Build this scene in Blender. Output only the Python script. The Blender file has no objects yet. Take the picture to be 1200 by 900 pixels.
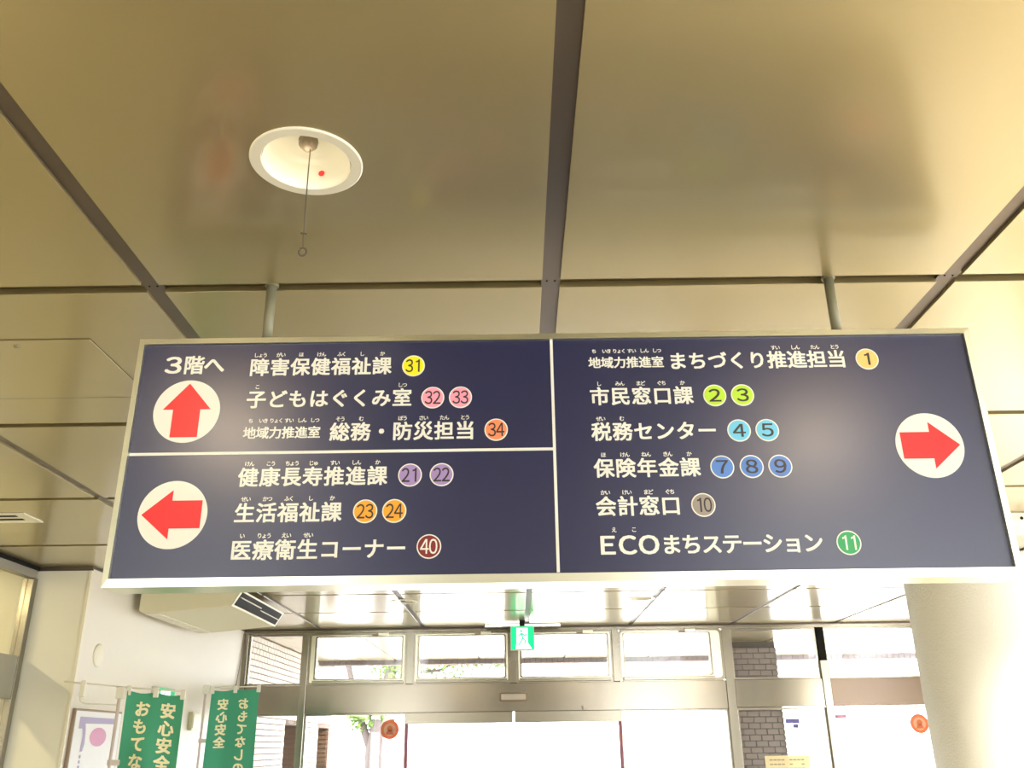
import bpy, bmesh, math, random
from mathutils import Vector, Matrix
random.seed(7)
SC = bpy.context.scene
COL = SC.collection

# ------------------------------------------------------------------ camera
cd = bpy.data.cameras.new('camera'); cd.sensor_width = 36; cd.lens = 31.297; cd.clip_end = 500
cam = bpy.data.objects.new('camera', cd); COL.objects.link(cam)
r_, u_, w_ = Vector((.999906, .006373, -.012099)), Vector((.013607, -.375872, .926572)), Vector((-.001358, .92665, .375923))
Mx = Matrix(((r_.x, u_.x, -w_.x), (r_.y, u_.y, -w_.y), (r_.z, u_.z, -w_.z))).to_4x4()
Mx.translation = (0, 0, 1.55)
cam.matrix_world = Mx
SC.camera = cam
# ------------------------------------------------------------------ sky and exposure
wd = bpy.data.worlds.new('sky'); SC.world = wd; wd.use_nodes = True
bg = wd.node_tree.nodes['Background']; bg.inputs[0].default_value = (.93, .97, 1, 1); bg.inputs[1].default_value = 9.0
SC.view_settings.view_transform = 'Standard'; SC.view_settings.look = 'None'
SC.view_settings.gamma = 1; SC.view_settings.use_curve_mapping = False
SC.view_settings.exposure = 0.25
SC.cycles.use_denoising = True
SC.cycles.max_bounces = 10; SC.cycles.transparent_max_bounces = 16
SC.cycles.sample_clamp_indirect = 8


def portal(loc, rot, sx, sy):
    l = bpy.data.lights.new('sky_portal', 'AREA'); l.shape = 'RECTANGLE'; l.size = sx; l.size_y = sy
    l.cycles.is_portal = True
    o = bpy.data.objects.new('sky_portal', l); o.location = loc; o.rotation_euler = rot; COL.objects.link(o)
    return o


PI = math.pi
portal((1.6, 10.95, 1.42), (-PI/2, 0, 0), 9.8, 2.8)       # shop front
portal((6.6, -.1, 1.75), (0, PI/2, 0), 1.9, 11.6)            # windows on the right
portal((0, -6.1, 1.84), (PI/2, 0, 0), 9.8, 1.9)           # windows behind
SUN = bpy.data.lights.new('sun', 'SUN'); SUN.energy = 4; SUN.angle = .03; SUN.color = (1, .93, .82)
so = bpy.data.objects.new('sun', SUN); so.rotation_euler = Vector((-.80, .26, -.58)).to_track_quat('-Z', 'Y').to_euler(); COL.objects.link(so)


# ------------------------------------------------------------------ materials
def mat(name, col, rough=.5, metal=0, bump=0, bscale=40, var=0, vscale=3, emis=None, estr=0, stretch=None, spec=.5):
    m = bpy.data.materials.new(name); m.use_nodes = True
    nt = m.node_tree; b = nt.nodes['Principled BSDF']
    b.inputs['Base Color'].default_value = (*col, 1); b.inputs['Roughness'].default_value = rough
    b.inputs['Metallic'].default_value = metal; b.inputs['Specular IOR Level'].default_value = spec
    if emis:
        b.inputs['Emission Color'].default_value = (*emis, 1); b.inputs['Emission Strength'].default_value = estr
    tc = nt.nodes.new('ShaderNodeTexCoord'); mp = nt.nodes.new('ShaderNodeMapping')
    nt.links.new(tc.outputs['Object'], mp.inputs[0])
    if stretch: mp.inputs['Scale'].default_value = stretch
    if var:
        n = nt.nodes.new('ShaderNodeTexNoise'); n.inputs['Scale'].default_value = vscale; n.inputs['Detail'].default_value = 5
        nt.links.new(mp.outputs[0], n.inputs['Vector'])
        mix = nt.nodes.new('ShaderNodeMix'); mix.data_type = 'RGBA'
        mix.inputs[6].default_value = (*[c*(1-var) for c in col], 1); mix.inputs[7].default_value = (*[min(1, c*(1+var)) for c in col], 1)
        nt.links.new(n.outputs[0], mix.inputs[0]); nt.links.new(mix.outputs[2], b.inputs['Base Color'])
        rr = nt.nodes.new('ShaderNodeMapRange'); rr.inputs[3].default_value = rough*.85; rr.inputs[4].default_value = min(1, rough*1.2)
        nt.links.new(n.outputs[0], rr.inputs[0]); nt.links.new(rr.outputs[0], b.inputs['Roughness'])
    if bump:
        n2 = nt.nodes.new('ShaderNodeTexNoise'); n2.inputs['Scale'].default_value = bscale; n2.inputs['Detail'].default_value = 3
        nt.links.new(mp.outputs[0], n2.inputs['Vector'])
        bp = nt.nodes.new('ShaderNodeBump'); bp.inputs['Strength'].default_value = bump; bp.inputs['Distance'].default_value = .01
        nt.links.new(n2.outputs[0], bp.inputs['Height']); nt.links.new(bp.outputs[0], b.inputs['Normal'])
    return m


def lin(r, g, b):
    f = lambda c: (c/255/12.92) if c/255 <= .04045 else ((c/255+.055)/1.055)**2.4
    return (f(r), f(g), f(b))


def glass_mat(name, tint=(1, 1, 1), gloss=.05):
    m = bpy.data.materials.new(name); m.use_nodes = True; nt = m.node_tree
    for n in list(nt.nodes): nt.nodes.remove(n)
    out = nt.nodes.new('ShaderNodeOutputMaterial'); mx = nt.nodes.new('ShaderNodeMixShader')
    t = nt.nodes.new('ShaderNodeBsdfTransparent'); t.inputs[0].default_value = (*tint, 1)
    g = nt.nodes.new('ShaderNodeBsdfGlossy'); g.inputs['Roughness'].default_value = .02
    mx.inputs[0].default_value = gloss
    nt.links.new(t.outputs[0], mx.inputs[1]); nt.links.new(g.outputs[0], mx.inputs[2]); nt.links.new(mx.outputs[0], out.inputs[0])
    return m


M = {}
M['ceil'] = mat('bronze_aluminium', (.40, .335, .175), .42, .75, bump=.02, bscale=6, var=.06, vscale=1.6)
_b = M['ceil'].node_tree.nodes['Principled BSDF']; _b.inputs['Coat Weight'].default_value = 1; _b.inputs['Coat Roughness'].default_value = .15; _b.inputs['Coat IOR'].default_value = 1.5
M['groove'] = mat('bronze_dark_strip', (.17, .14, .08), .4, .7)
M['strip'] = mat('brown_carrier_strip', (.14, .115, .10), .38, .7)
M['black'] = mat('black', (.012, .012, .012), .6, spec=.1)
M['steel'] = mat('stainless_steel', (.33, .305, .25), .22, 1, bump=.03, bscale=3, var=.06, vscale=8, stretch=(1, 1, .1))
M['sframe'] = mat('satin_sign_frame', (.86, .85, .70), .3, 1)
M['steel_door'] = mat('door_steel', (.33, .30, .24), .24, 1)
M['lintel'] = mat('lintel_steel', (.29, .26, .21), .2, 1, bump=.03, bscale=2, var=.2, vscale=1.5, stretch=(1.6, 1, .05))
M['steel_brown'] = mat('brown_steel', (.17, .13, .10), .3, 1)
M['rod'] = mat('olive_grey_tube', (.26, .25, .17), .5, .3)
M['navy'] = mat('navy_sign_face', lin(14, 22, 72), .33, 0, spec=.95)
M['white'] = mat('sign_white', (.86, .86, .78), .4)
M['red'] = mat('sign_red', (.86, .025, .03), .4)
M['wall'] = mat('painted_wall', (.78, .74, .66), .45, bump=.03, bscale=60, var=.02)
M['jamb'] = mat('enamel_panel', (.76, .75, .64), .3, var=.02)
M['floor'] = mat('beige_terrazzo_floor', (.60, .55, .44), .3, var=.08, vscale=60)
M['stucco'] = mat('white_stucco', (.88, .90, .89), .8, bump=.55, bscale=75)
M['glass'] = glass_mat('clear_glass')
M['glass2'] = glass_mat('partition_glass', (.95, .93, .84), .12)
M['cream'] = mat('cream_plastic', (.72, .68, .48), .4)
M['ivory'] = mat('ivory_plastic', (.80, .76, .62), .4)
M['vent_grey'] = mat('grille_paint', (.62, .58, .52), .5)
M['lampwhite'] = mat('white_lamp_paint', (.85, .83, .72), .28)
M['mortar'] = mat('mortar', (.20, .13, .10), .9)
M['fascia_tile'] = mat('lilac_grey_tile', (.30, .26, .28), .5, var=.1, vscale=9)
M['brick_light'] = mat('pale_glazed_tile', (.66, .58, .50), .5, var=.12, vscale=9)
M['brick_dark'] = mat('brown_grey_tile', (.20, .165, .155), .55, var=.15, vscale=9)
M['mortar_dark'] = mat('dark_mortar', (.07, .06, .055), .9)
M['brick_brown'] = mat('brown_tile', (.24, .14, .09), .6, var=.2, vscale=9)
M['green_cloth'] = mat('green_cloth', lin(66, 158, 124), .75, bump=.1, bscale=200)
M['cream_print'] = mat('cream_print', (.88, .84, .55), .7)
M['pole'] = mat('white_plastic_pole', (.66, .58, .54), .35)
M['clear'] = mat('milky_plastic', (.72, .71, .62), .3)
M['exit_green'] = mat('exit_green', (.0, .45, .17), .4, emis=(0, .9, .32), estr=.75)
M['exit_white'] = mat('exit_white', (.9, 1, .95), .4, emis=(.85, 1, .93), estr=1.2)
M['exit_off'] = mat('exit_green_far', (.0, .4, .16), .4, emis=(0, .8, .3), estr=.35)
M['tube'] = mat('lit_tube', (1, 1, 1), .4, emis=(1, .98, .92), estr=2.5)
M['grey'] = mat('grey_metal', (.35, .34, .30), .4, .4)
M['band'] = mat('grey_header', (.40, .39, .34), .35, .6)
M['concrete'] = mat('pale_paving', (.62, .60, .57), .8, var=.06)
M['bark'] = mat('pale_bark', (.10, .075, .07), .8, bump=.4, bscale=12, var=.15)
M['leaf'] = mat('leaf', (.125, .22, .03), .5, var=.35, vscale=2)
M['bulb'] = mat('smoked_bulb', (.22, .17, .12), .1, 0)
M['bulb_lit'] = mat('lit_bulb', (1, .9, .7), .3, emis=(1, .80, .54), estr=50)
M['bulb_dim'] = mat('glowing_bulb_glass', (.8, .7, .5), .15, emis=(1, .8, .5), estr=.6)
M['cord'] = mat('pull_cord', (.10, .08, .05), .6)
M['ink'] = mat('grey_ink', (.35, .28, .25), .8)
M['postwhite'] = mat('poster_white', (.86, .86, .90), .5)
M['lilac'] = mat('poster_lilac', lin(175, 165, 205), .5)
M['rose'] = mat('poster_rose', lin(215, 150, 190), .5)
def film(name, col, op):
    m = mat(name, col, .6); nt = m.node_tree; out = nt.nodes['Material Output']; b = nt.nodes['Principled BSDF']
    t = nt.nodes.new('ShaderNodeBsdfTransparent'); t.inputs[0].default_value = (*col, 1); mx = nt.nodes.new('ShaderNodeMixShader'); mx.inputs[0].default_value = op
    nt.links.new(t.outputs[0], mx.inputs[1]); nt.links.new(b.outputs[0], mx.inputs[2]); nt.links.new(mx.outputs[0], out.inputs[0]); return m
M['orange'] = film('sticker_orange', lin(232, 140, 105), .8)
M['peach'] = film('sticker_peach', lin(240, 195, 165), .8)
M['paper'] = film('paper_backlit', lin(252, 245, 215), .8)
M['maroon'] = mat('door_edge_rubber', lin(165, 105, 130), .4)
M['blueink'] = mat('blue_print', lin(120, 120, 200), .6)
M['woodf'] = mat('brown_frame', (.35, .25, .18), .5)


# ------------------------------------------------------------------ builders
def link(name, bm, m, parent=None, smooth=False, loc=None):
    me = bpy.data.meshes.new(name); bm.to_mesh(me); bm.free()
    ms = m if isinstance(m, (list, tuple)) else [m]
    for k in ms: me.materials.append(k)
    if smooth:
        for p in me.polygons: p.use_smooth = True
    o = bpy.data.objects.new(name, me); COL.objects.link(o)
    if parent: o.parent = parent
    if loc: o.location = loc
    return o


def empty(name, loc=(0, 0, 0)):
    o = bpy.data.objects.new(name, None); o.location = loc; o.empty_display_size = .1; COL.objects.link(o); return o


def tag(o, label, cat, group=None):
    o['label'] = label; o['category'] = cat
    if group: o['group'] = group
    return o


def struct(o): o['kind'] = 'structure'; return o


def bx(bm, x0, x1, y0, y1, z0, z1, bev=0):
    r = bmesh.ops.create_cube(bm, size=1)
    bmesh.ops.scale(bm, vec=(x1-x0, y1-y0, z1-z0), verts=r['verts'])
    bmesh.ops.translate(bm, vec=((x0+x1)/2, (y0+y1)/2, (z0+z1)/2), verts=r['verts'])
    if bev:
        es = list({e for v in r['verts'] for e in v.link_edges})
        bmesh.ops.bevel(bm, geom=es, offset=bev, segments=2, affect='EDGES', profile=.5)
    return bm


def box(name, x0, x1, y0, y1, z0, z1, m, parent=None, bev=0):
    ox = Vector(parent.location) if parent else Vector((0, 0, 0))
    bm = bmesh.new(); bx(bm, x0-ox.x, x1-ox.x, y0-ox.y, y1-ox.y, z0-ox.z, z1-ox.z, bev)
    return link(name, bm, m, parent)


def tube(bm, pts, r, seg=12, cap=True):
    pts = [Vector(p) for p in pts]; rs = r if isinstance(r, (list, tuple)) else [r]*len(pts); rings = []
    for i, p in enumerate(pts):
        d = (pts[min(i+1, len(pts)-1)] - pts[max(i-1, 0)]).normalized()
        a = d.cross(Vector((0, 0, 1)) if abs(d.z) < .9 else Vector((1, 0, 0))).normalized(); b = d.cross(a)
        rings.append([bm.verts.new(p+(a*math.cos(t)+b*math.sin(t))*rs[i]) for t in [2*PI*k/seg for k in range(seg)]])
    for A, B in zip(rings, rings[1:]):
        for k in range(seg): bm.faces.new((A[k], A[(k+1) % seg], B[(k+1) % seg], B[k]))
    if cap:
        bm.faces.new(rings[0][::-1]); bm.faces.new(rings[-1])
    bmesh.ops.recalc_face_normals(bm, faces=bm.faces)
    return bm


def lathe(bm, prof, c=(0, 0, 0), seg=48):
    rings = []
    for r, z in prof:
        if r < 1e-5: rings.append([bm.verts.new((c[0], c[1], c[2]+z))])
        else: rings.append([bm.verts.new((c[0]+r*math.cos(2*PI*k/seg), c[1]+r*math.sin(2*PI*k/seg), c[2]+z)) for k in range(seg)])
    for A, B in zip(rings, rings[1:]):
        for k in range(seg):
            q = [A[k % len(A)], A[(k+1) % len(A)], B[(k+1) % len(B)], B[k % len(B)]]
            q2 = []
            for v in q:
                if v not in q2: q2.append(v)
            if len(q2) > 2: bm.faces.new(q2)
    return bm


def prism(bm, poly, y0, y1):
    """poly in (x,z), extruded along y"""
    A = [bm.verts.new((x, y0, z)) for x, z in poly]; B = [bm.verts.new((x, y1, z)) for x, z in poly]
    n = len(poly)
    bm.faces.new(A); bm.faces.new(B[::-1])
    for k in range(n): bm.faces.new((A[k], B[k], B[(k+1) % n], A[(k+1) % n]))
    bmesh.ops.recalc_face_normals(bm, faces=bm.faces)
    return bm


def rrect(x0, x1, z0, z1, r, n=6):
    pts = []
    for cx, cz, a0 in ((x1-r, z1-r, 0), (x0+r, z1-r, PI/2), (x0+r, z0+r, PI), (x1-r, z0+r, 3*PI/2)):
        for k in range(n+1):
            a = a0+PI/2*k/n; pts.append((cx+r*math.cos(a), cz+r*math.sin(a)))
    return pts


def ringframe(bm, O, I, y0, y1, inset=.0):
    """frame between outer loop O and inner loop I (same count), front face y0"""
    n = len(O)
    a = [bm.verts.new((x, y0, z)) for x, z in O]; b = [bm.verts.new((x, y0, z)) for x, z in I]
    c = [bm.verts.new((x, y1, z)) for x, z in O]; d = [bm.verts.new((x, y1, z)) for x, z in I]
    for k in range(n):
        j = (k+1) % n
        bm.faces.new((a[k], a[j], b[j], b[k])); bm.faces.new((c[k], d[k], d[j], c[j]))
        bm.faces.new((a[k], c[k], c[j], a[j])); bm.faces.new((b[k], b[j], d[j], d[k]))
    bmesh.ops.recalc_face_normals(bm, faces=bm.faces)
    return bm


def disc(bm, cx, cz, r, y0, y1, seg=40):
    return prism(bm, [(cx+r*math.cos(2*PI*k/seg), cz+r*math.sin(2*PI*k/seg)) for k in range(seg)], y0, y1)


# glyphs: each character's outline filled once, cached as 2-D triangles in em units
_G = {}
# a plain figure one without a foot, as on the sign
_G['１'] = ([(.46, 0), (.565, 0), (.565, .73), (.485, .73), (.46, .60), (.30, .555), (.30, .635), (.42, .66)], [(0, 1, 2, 3, 4), (4, 3, 7), (4, 7, 6, 5)])
def glyph(ch):
    if ch in _G: return _G[ch]
    cu = bpy.data.curves.new('glyph', 'FONT'); cu.body = ch; cu.size = 1; cu.resolution_u = 3
    o = bpy.data.objects.new('glyph', cu); COL.objects.link(o)
    dg = bpy.context.evaluated_depsgraph_get(); dg.update()
    me = bpy.data.meshes.new_from_object(o.evaluated_get(dg))
    vs = [(v.co.x, v.co.y) for v in me.vertices]; fs = [tuple(p.vertices) for p in me.polygons]
    COL.objects.unlink(o); bpy.data.objects.remove(o); bpy.data.curves.remove(cu); bpy.data.meshes.remove(me)
    _G[ch] = (vs, fs); return _G[ch]


def fw(s): return ''.join(chr(ord(c)+0xFEE0) if '!' <= c <= '~' else c for c in s)


def put(V, F, ch, cx, cz, em, sx=1, bold=.021, fn=None, centre=False, mirror=False):
    """centre of the em box at (cx,cz)"""
    vs, fs = glyph(ch)
    if not vs: return
    ox, oz = .5, .38
    if centre:
        xs = [v[0] for v in vs]; zs = [v[1] for v in vs]; ox = (min(xs)+max(xs))/2; oz = (min(zs)+max(zs))/2
    shifts = [(0, 0)] if not bold else [(bold, bold), (-bold, bold), (bold, -bold), (-bold, -bold), (bold*1.3, 0), (-bold*1.3, 0)]
    for i, (dx, dz) in enumerate(shifts):
        b = len(V)
        for x, z in vs:
            X = (x-ox+dx)*em*sx
            if mirror: X = -X
            V.append((cx+X, i*.00002, cz+(z-oz+dz)*em))
        F += [tuple(b+k for k in f) for f in fs]


def lettering(name, V, F, y, m, parent, fn=None):
    ox = Vector(parent.location)
    if fn: P = [fn(v) for v in V]
    else: P = [(v[0]-ox.x, y-v[1]-ox.y, v[2]-ox.z) for v in V]
    me = bpy.data.meshes.new(name); me.from_pydata(P, [], F); me.materials.append(m)
    o = bpy.data.objects.new(name, me); COL.objects.link(o); o.parent = parent; return o


H = 2.84
# ------------------------------------------------------------------ floor, ceiling
struct(box('floor', -3.63, 6.5, -6, 10.84, -.08, 0, M['floor']))
gx = [-3.489+1.2023*k for k in range(0, 9)]                   # grooves running away from the camera
gy = [-5.87, -4.67, -3.47, -2.27, -1.07, .0, 1.18, 2.378, 3.58, 4.78, 5.98, 7.12, 8.24, 9.40, 10.55]
ceil = struct(empty('ceiling', (0, 0, H)))
G = .027
pm = {}
def panel(x0, x1, y0, y1, parent=ceil):
    key = (round(x1-x0, 3), round(y1-y0, 3))
    if key not in pm:
        w, d = (x1-x0)/2, (y1-y0)/2
        bm = bmesh.new(); bx(bm, -w, w, -d, d, 0, .03, .0015)
        o = link('ceiling_panel', bm, M['ceil'], parent); pm[key] = o.data
    else:
        o = bpy.data.objects.new('ceiling_panel', pm[key]); COL.objects.link(o); o.parent = parent
    # hand-set panels sit a hair out of level
    o.location = ((x0+x1)/2, (y0+y1)/2, 0); o.rotation_euler = (random.uniform(-.0012, .0012), random.uniform(-.0012, .0012), 0)
    return o
XS = [-3.63]+gx[1:]+[6.5]
for i in range(len(XS)-1):
    for j in range(len(gy)-1):
        a, b = XS[i], XS[i+1]
        lo = a+(G if i else 0); hi = b-(G if i < len(XS)-2 else 0)
        c0, c1 = gy[j]+G*.9, gy[j+1]-G*.9
        panel(lo, hi, c0, c1)
for i in range(len(XS)-1):
    panel(XS[i]+(G if i else 0), XS[i+1]-(G if i < len(XS)-2 else 0), 10.574, 10.80)
for x in gx[1:]:
    bm = bmesh.new(); bx(bm, x-.030, x+.030, -6, 10.80, .010, .016)
    link('carrier_strip', bm, M['strip'], ceil)
    bm = bmesh.new()                                           # pairs of screw heads where panels meet
    for y in gy[5:]:
        for dx in (-.012, .012): lathe(bm, [(0, -.002), (.003, -.001), (.0035, .003)], (x+dx, y, .009), 8)
    s = link('screw_heads', bm, M['black'], ceil); s['kind'] = 'stuff'
for y in gy[1:]:
    bm = bmesh.new(); bx(bm, -3.63, 6.5, y-.03, y+.03, .020, .028); link('cross_strip', bm, M['groove'], ceil)
bm = bmesh.new(); bx(bm, -3.68, 6.5, -6, 10.84, .14, .16); link('ceiling_void_board', bm, M['black'], ceil)

# ------------------------------------------------------------------ walls
wl = struct(empty('wall_left', (-3.2, 8.8, 0)))
box('wall_panel', -3.4, -3.2, 6.75, 10.84, 0, H, M['wall'], wl)
box('wall_panel', -3.63, -3.2, 6.74, 6.76, 0, H-.03, M['jamb'], wl)
box('corner_bead', -3.215, -3.192, 6.732, 6.752, 0, H-.03, M['ivory'], wl, .003)
box('shadow_gap', -3.205, -3.188, 6.74, 10.8, H-.014, H-.002, M['strip'], wl)
box('shadow_gap', -3.63, -3.188, 6.728, 6.742, H-.03, H-.002, M['strip'], wl)
part = struct(empty('wall_left', (-3.63, 3, 0)))
box('header_band', -3.68, -3.60, -6, 6.72, 1.90, 2.19, M['band'], part, .004)
box('top_rail', -3.67, -3.60, -6, 6.72, 2.75, H-.02, M['grey'], part, .004)
box('shadow_gap', -3.62, -3.59, -6, 6.74, H-.03, H-.002, M['black'], part)
for y in (6.67, 4.6, 2.5, .4, -1.7, -3.8, -5.95):
    box('mullion', -3.67, -3.59, y, y+.06, 0, 2.75, M['steel'], part, .003)
ys = [6.67, 4.6, 2.5, .4, -1.7, -3.8, -5.95]
for a, b in zip(ys[1:], ys):
    box('pane', -3.64, -3.632, a+.06, b, 2.19, 2.75, M['glass2'], part)
    box('pane', -3.64, -3.632, a+.06, b, .05, 1.90, M['glass2'], part)
bw_ = struct(empty('wall_left', (-5.5, 0, 0)))
box('back_room_wall', -5.6, -5.5, -6, 6.9, 0, 3.0, M['jamb'], bw_)
box('back_room_wall', -5.5, -3.4, 6.76, 6.9, 0, 3.0, M['jamb'], bw_)
struct(box('ceiling', -5.6, -3.69, -6, 6.76, 3.0, 3.05, M['jamb']))
struct(box('floor', -5.5, -3.64, -6, 6.75, -.05, 0, M['floor']))
# the back room is lit by its own ceiling tubes
for k, y in enumerate((5.2, 1.5)):
    t = empty('fluorescent_lamp', (-4.7, y, 2.98))
    box('lamp_housing', -4.8, -4.6, y-.6, y+.6, 2.95, 3.0, M['lampwhite'], t, .005)
    bm = bmesh.new(); tube(bm, [(0, -.57, -.05), (0, .57, -.05)], .014, 10); link('lamp_tube', bm, M['tube'], t)
    tag(t, 'white tube lamp on the ceiling behind the glazed partition, %s' % ('nearer the entrance' if k == 0 else 'farther from the entrance'), 'lamp')
    l = bpy.data.lights.new('tube_light', 'AREA'); l.shape = 'RECTANGLE'; l.size = .1; l.size_y = 1.1; l.energy = 40; l.color = (1, .86, .6)
    lo_ = bpy.data.objects.new('tube_light', l); lo_.location = (-4.7, y, 2.9); COL.objects.link(lo_)
wr = struct(empty('wall_right', (6.5, 2, 0)))
box('wall_panel', 6.5, 6.7, -6, 10.84, 0, .8, M['wall'], wr)
box('wall_panel', 6.5, 6.7, -6, 10.84, 2.7, 2.9, M['wall'], wr)
for y, l_ in ((-6, .3), (-3.5, .3), (-.2, .3), (3.1, .3), (5.6, 5.24)):
    box('wall_pier', 6.5, 6.7, y, y+l_, .8, 2.7, M['wall'], wr)
wb = struct(empty('wall_back', (0, -6, 0)))
box('wall_panel', -5.6, 6.7, -6.2, -6, 0, .9, M['wall'], wb)
box('wall_panel', -5.6, 6.7, -6.2, -6, 2.78, 3.05, M['wall'], wb)
for x, l_ in ((-5.6, .7), (-2.7, 5.4), (4.9, 1.8)):
    box('wall_pier', x, x+l_, -6.2, -6, .9, 2.78, M['wall'], wb)

# stucco column
bm = bmesh.new(); lathe(bm, [(.66, 0), (.66, H-.001)], (0, 0, 0), 128)
colm = struct(link('trim_1', bm, M['stucco'], None, True, (3.83, 7.25, 0)))

# ------------------------------------------------------------------ shop front (y = 10.84)
Y0 = 10.84
wf = struct(empty('wall_front', (1.6, Y0, 0)))
posts = [(-3.2, -3.14), (-2.50, -2.43), (2.40, 2.50), (4.73, 4.83), (6.4, 6.5)]
for a, b in posts: box('post', a, b, Y0-.06, Y0+.06, 0, 2.80, M['steel'], wf, .004)
box('post', 3.51, 3.60, Y0-.06, Y0+.06, 0, 2.42, M['steel_door'], wf, .004)
box('dark_post', 3.515, 3.595, Y0-.055, Y0+.06, 2.42, 2.84, M['black'], wf, .004)
box('head_rail', -3.2, 6.5, Y0-.07, Y0+.07, 2.79, 2.84, M['steel'], wf, .004)
box('head_shadow_gap', -3.2, 6.5, Y0-.075, Y0-.03, 2.822, 2.836, M['strip'], wf)
box('lintel_band', -3.14, -2.50, Y0-.05, Y0+.05, 1.905, 2.215, M['lintel'], wf, .005)
box('lintel_band', -2.43, 2.40, Y0-.055, Y0+.055, 1.905, 2.215, M['lintel'], wf, .005)
box('lintel_band', 2.50, 3.51, Y0-.05, Y0+.05, 1.92, 2.22, M['lintel'], wf, .005)
box('lintel_band', 3.60, 4.73, Y0-.05, Y0+.05, 1.92, 2.22, M['steel_brown'], wf, .005)
box('lintel_band', 4.83, 6.4, Y0-.05, Y0+.05, 1.92, 2.22, M['steel_door'], wf, .005)
box('lintel_catch', .73, .75, Y0-.075, Y0-.055, 1.915, 1.955, M['grey'], wf)
# transom windows
tr = [(-2.43, -1.245, -2.335, -1.345), (-1.245, -.045, -1.135, -.145), (-.045, 1.15, .055, 1.05), (1.15, 2.40, 1.255, 2.245)]
for i, (o0, o1, i0, i1) in enumerate(tr):
    w = struct(empty('window_%d' % (i+1), ((o0+o1)/2, Y0, 2.5)))
    cx, cz = w.location.x, 2.5
    bm = bmesh.new()
    O = rrect(o0+(.038 if i else -.002)-cx, o1-(.038 if i < 3 else -.002)-cx, 2.213-cz, 2.792-cz, .012 if i < 3 else .05); I = rrect(i0-cx, i1-cx, 2.285-cz, 2.745-cz, .02)
    ringframe(bm, O, I, -.055, .04); f = link('window_frame', bm, M['steel'], w)
    bm = bmesh.new()
    O = rrect(o0+(.062 if i else .03)-cx, o1-(.062 if i < 3 else .03)-cx, 2.243-cz, 2.770-cz, .015 if i < 3 else .045); I = rrect(i0-.02-cx, i1+.02-cx, 2.27-cz, 2.757-cz, .02)
    ringframe(bm, O, I, -.066, -.05); link('glazing_bead', bm, M['sframe'], w)
    box('sill', i0-.03, i1+.03, Y0-.085, Y0-.05, 2.225, 2.262, M['steel'], w, .004)
    mx = (i0+i1)/2+.28
    box('catch', mx-.06, mx+.06, Y0-.09, Y0-.05, 2.755, 2.79, M['sframe'], w, .003)
    box('catch_lever', mx-.13, mx-.06, Y0-.085, Y0-.05, 2.752, 2.772, M['woodf'], w, .003)
    box('pane', i0-.02, i1+.02, Y0-.005, Y0+.003, 2.27, 2.76, M['glass'], w)
for x in (-1.245, -.045, 1.15):
    box('transom_post', x-.04, x+.04, Y0-.075, Y0+.05, 2.215, 2.80, M['steel'], wf, .004)
# side lights
def bay(n, x0, x1, z0, z1):
    w = struct(empty('window_%d' % n, ((x0+x1)/2, Y0, z0)))
    cx = w.location.x
    bm = bmesh.new()
    O = rrect(x0-cx, x1-cx, 0, z1-z0, .004, 1); I = rrect(x0+.02-cx, x1-.02-cx, .02, z1-z0-.02, .004, 1)
    ringframe(bm, O, I, -.02, .02); link('window_frame', bm, M['steel'], w)
    box('pane', x0+.015, x1-.015, Y0-.004, Y0+.004, z0+.015, z1-.015, M['glass'], w)
n = 5
for x0, x1 in ((-3.14, -2.50), (2.50, 3.51), (3.60, 4.73), (4.83, 6.4)):
    bay(n, x0, x1, 2.22, 2.79); bay(n+1, x0, x1, .02, 1.91); n += 2
bay(n, -2.43, -1.27, .02, 1.905); bay(n+1, 1.17, 2.40, .02, 1.905)
# automatic sliding door
d = struct(empty('door_1', (-.05, Y0-.08, 0)))
for x0, x1, s in ((-1.27, -.055, -1), (-.035, 1.17, 1)):
    box('door_rail', x0, x1, Y0-.11, Y0-.055, 1.785, 1.904, M['steel_door'], d, .003)
    e = x0 if s < 0 else x1-.035
    box('door_stile', e, e+.035, Y0-.105, Y0-.075, .02, 1.785, M['maroon'], d, .003)
    box('door_rail', x0, x1, Y0-.11, Y0-.07, .02, .12, M['steel_door'], d, .003)
    box('pane', x0+.01, x1-.01, Y0-.094, Y0-.086, .12, 1.79, M['glass'], d)
# sensor
s = empty('door_sensor', (-.045, Y0-.07, 2.06))
box('sensor_body', -.20, .11, Y0-.10, Y0-.055, 2.015, 2.105, M['woodf'], s, .008)
box('sensor_window', -.185, .095, Y0-.108, Y0-.098, 2.03, 2.092, M['vent_grey'], s, .003)
tag(s, 'small rectangular door sensor with pale window in the middle of the steel lintel', 'sensor')

# stickers on glass
def sticker(x, z, lab, r=.105):
    t = empty('door_sticker', (x, Y0-.012, z))
    bm = bmesh.new(); disc(bm, 0, 0, r, 0, .002, 32); link('sticker_disc', bm, M['orange'], t)
    bm = bmesh.new(); disc(bm, 0, 0, r*.66, -.001, .001, 28); link('sticker_centre', bm, M['peach'], t)
    bm = bmesh.new(); disc(bm, 0, .01, r*.30, -.002, 0, 20); prism(bm, [(-r*.45, -r*.5), (r*.45, -r*.5), (r*.2, -r*.05), (-r*.2, -r*.05)], -.002, 0)
    link('sticker_mark', bm, M['orange'], t); tag(t, lab, 'sticker', 'round stickers on the entrance glass')
sticker(-1.454, 1.731, 'round orange sticker on the glass left of the sliding door, before the tree')
sticker(4.553, 1.721, 'round orange sticker on the glass beside the white stucco column')
t = empty('paper_notice', (3.01, Y0-.012, 1.25))
box('paper_sheet', 2.76, 3.26, Y0-.013, Y0-.010, 1.05, 1.405, M['paper'], t)
bm = bmesh.new()
for r in range(5):
    for k in range(9):
        if random.random() < .85: bx(bm, -.2+k*.044, -.2+k*.044+.034, -.003, -.001, .105-r*.045, .117-r*.045)
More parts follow.
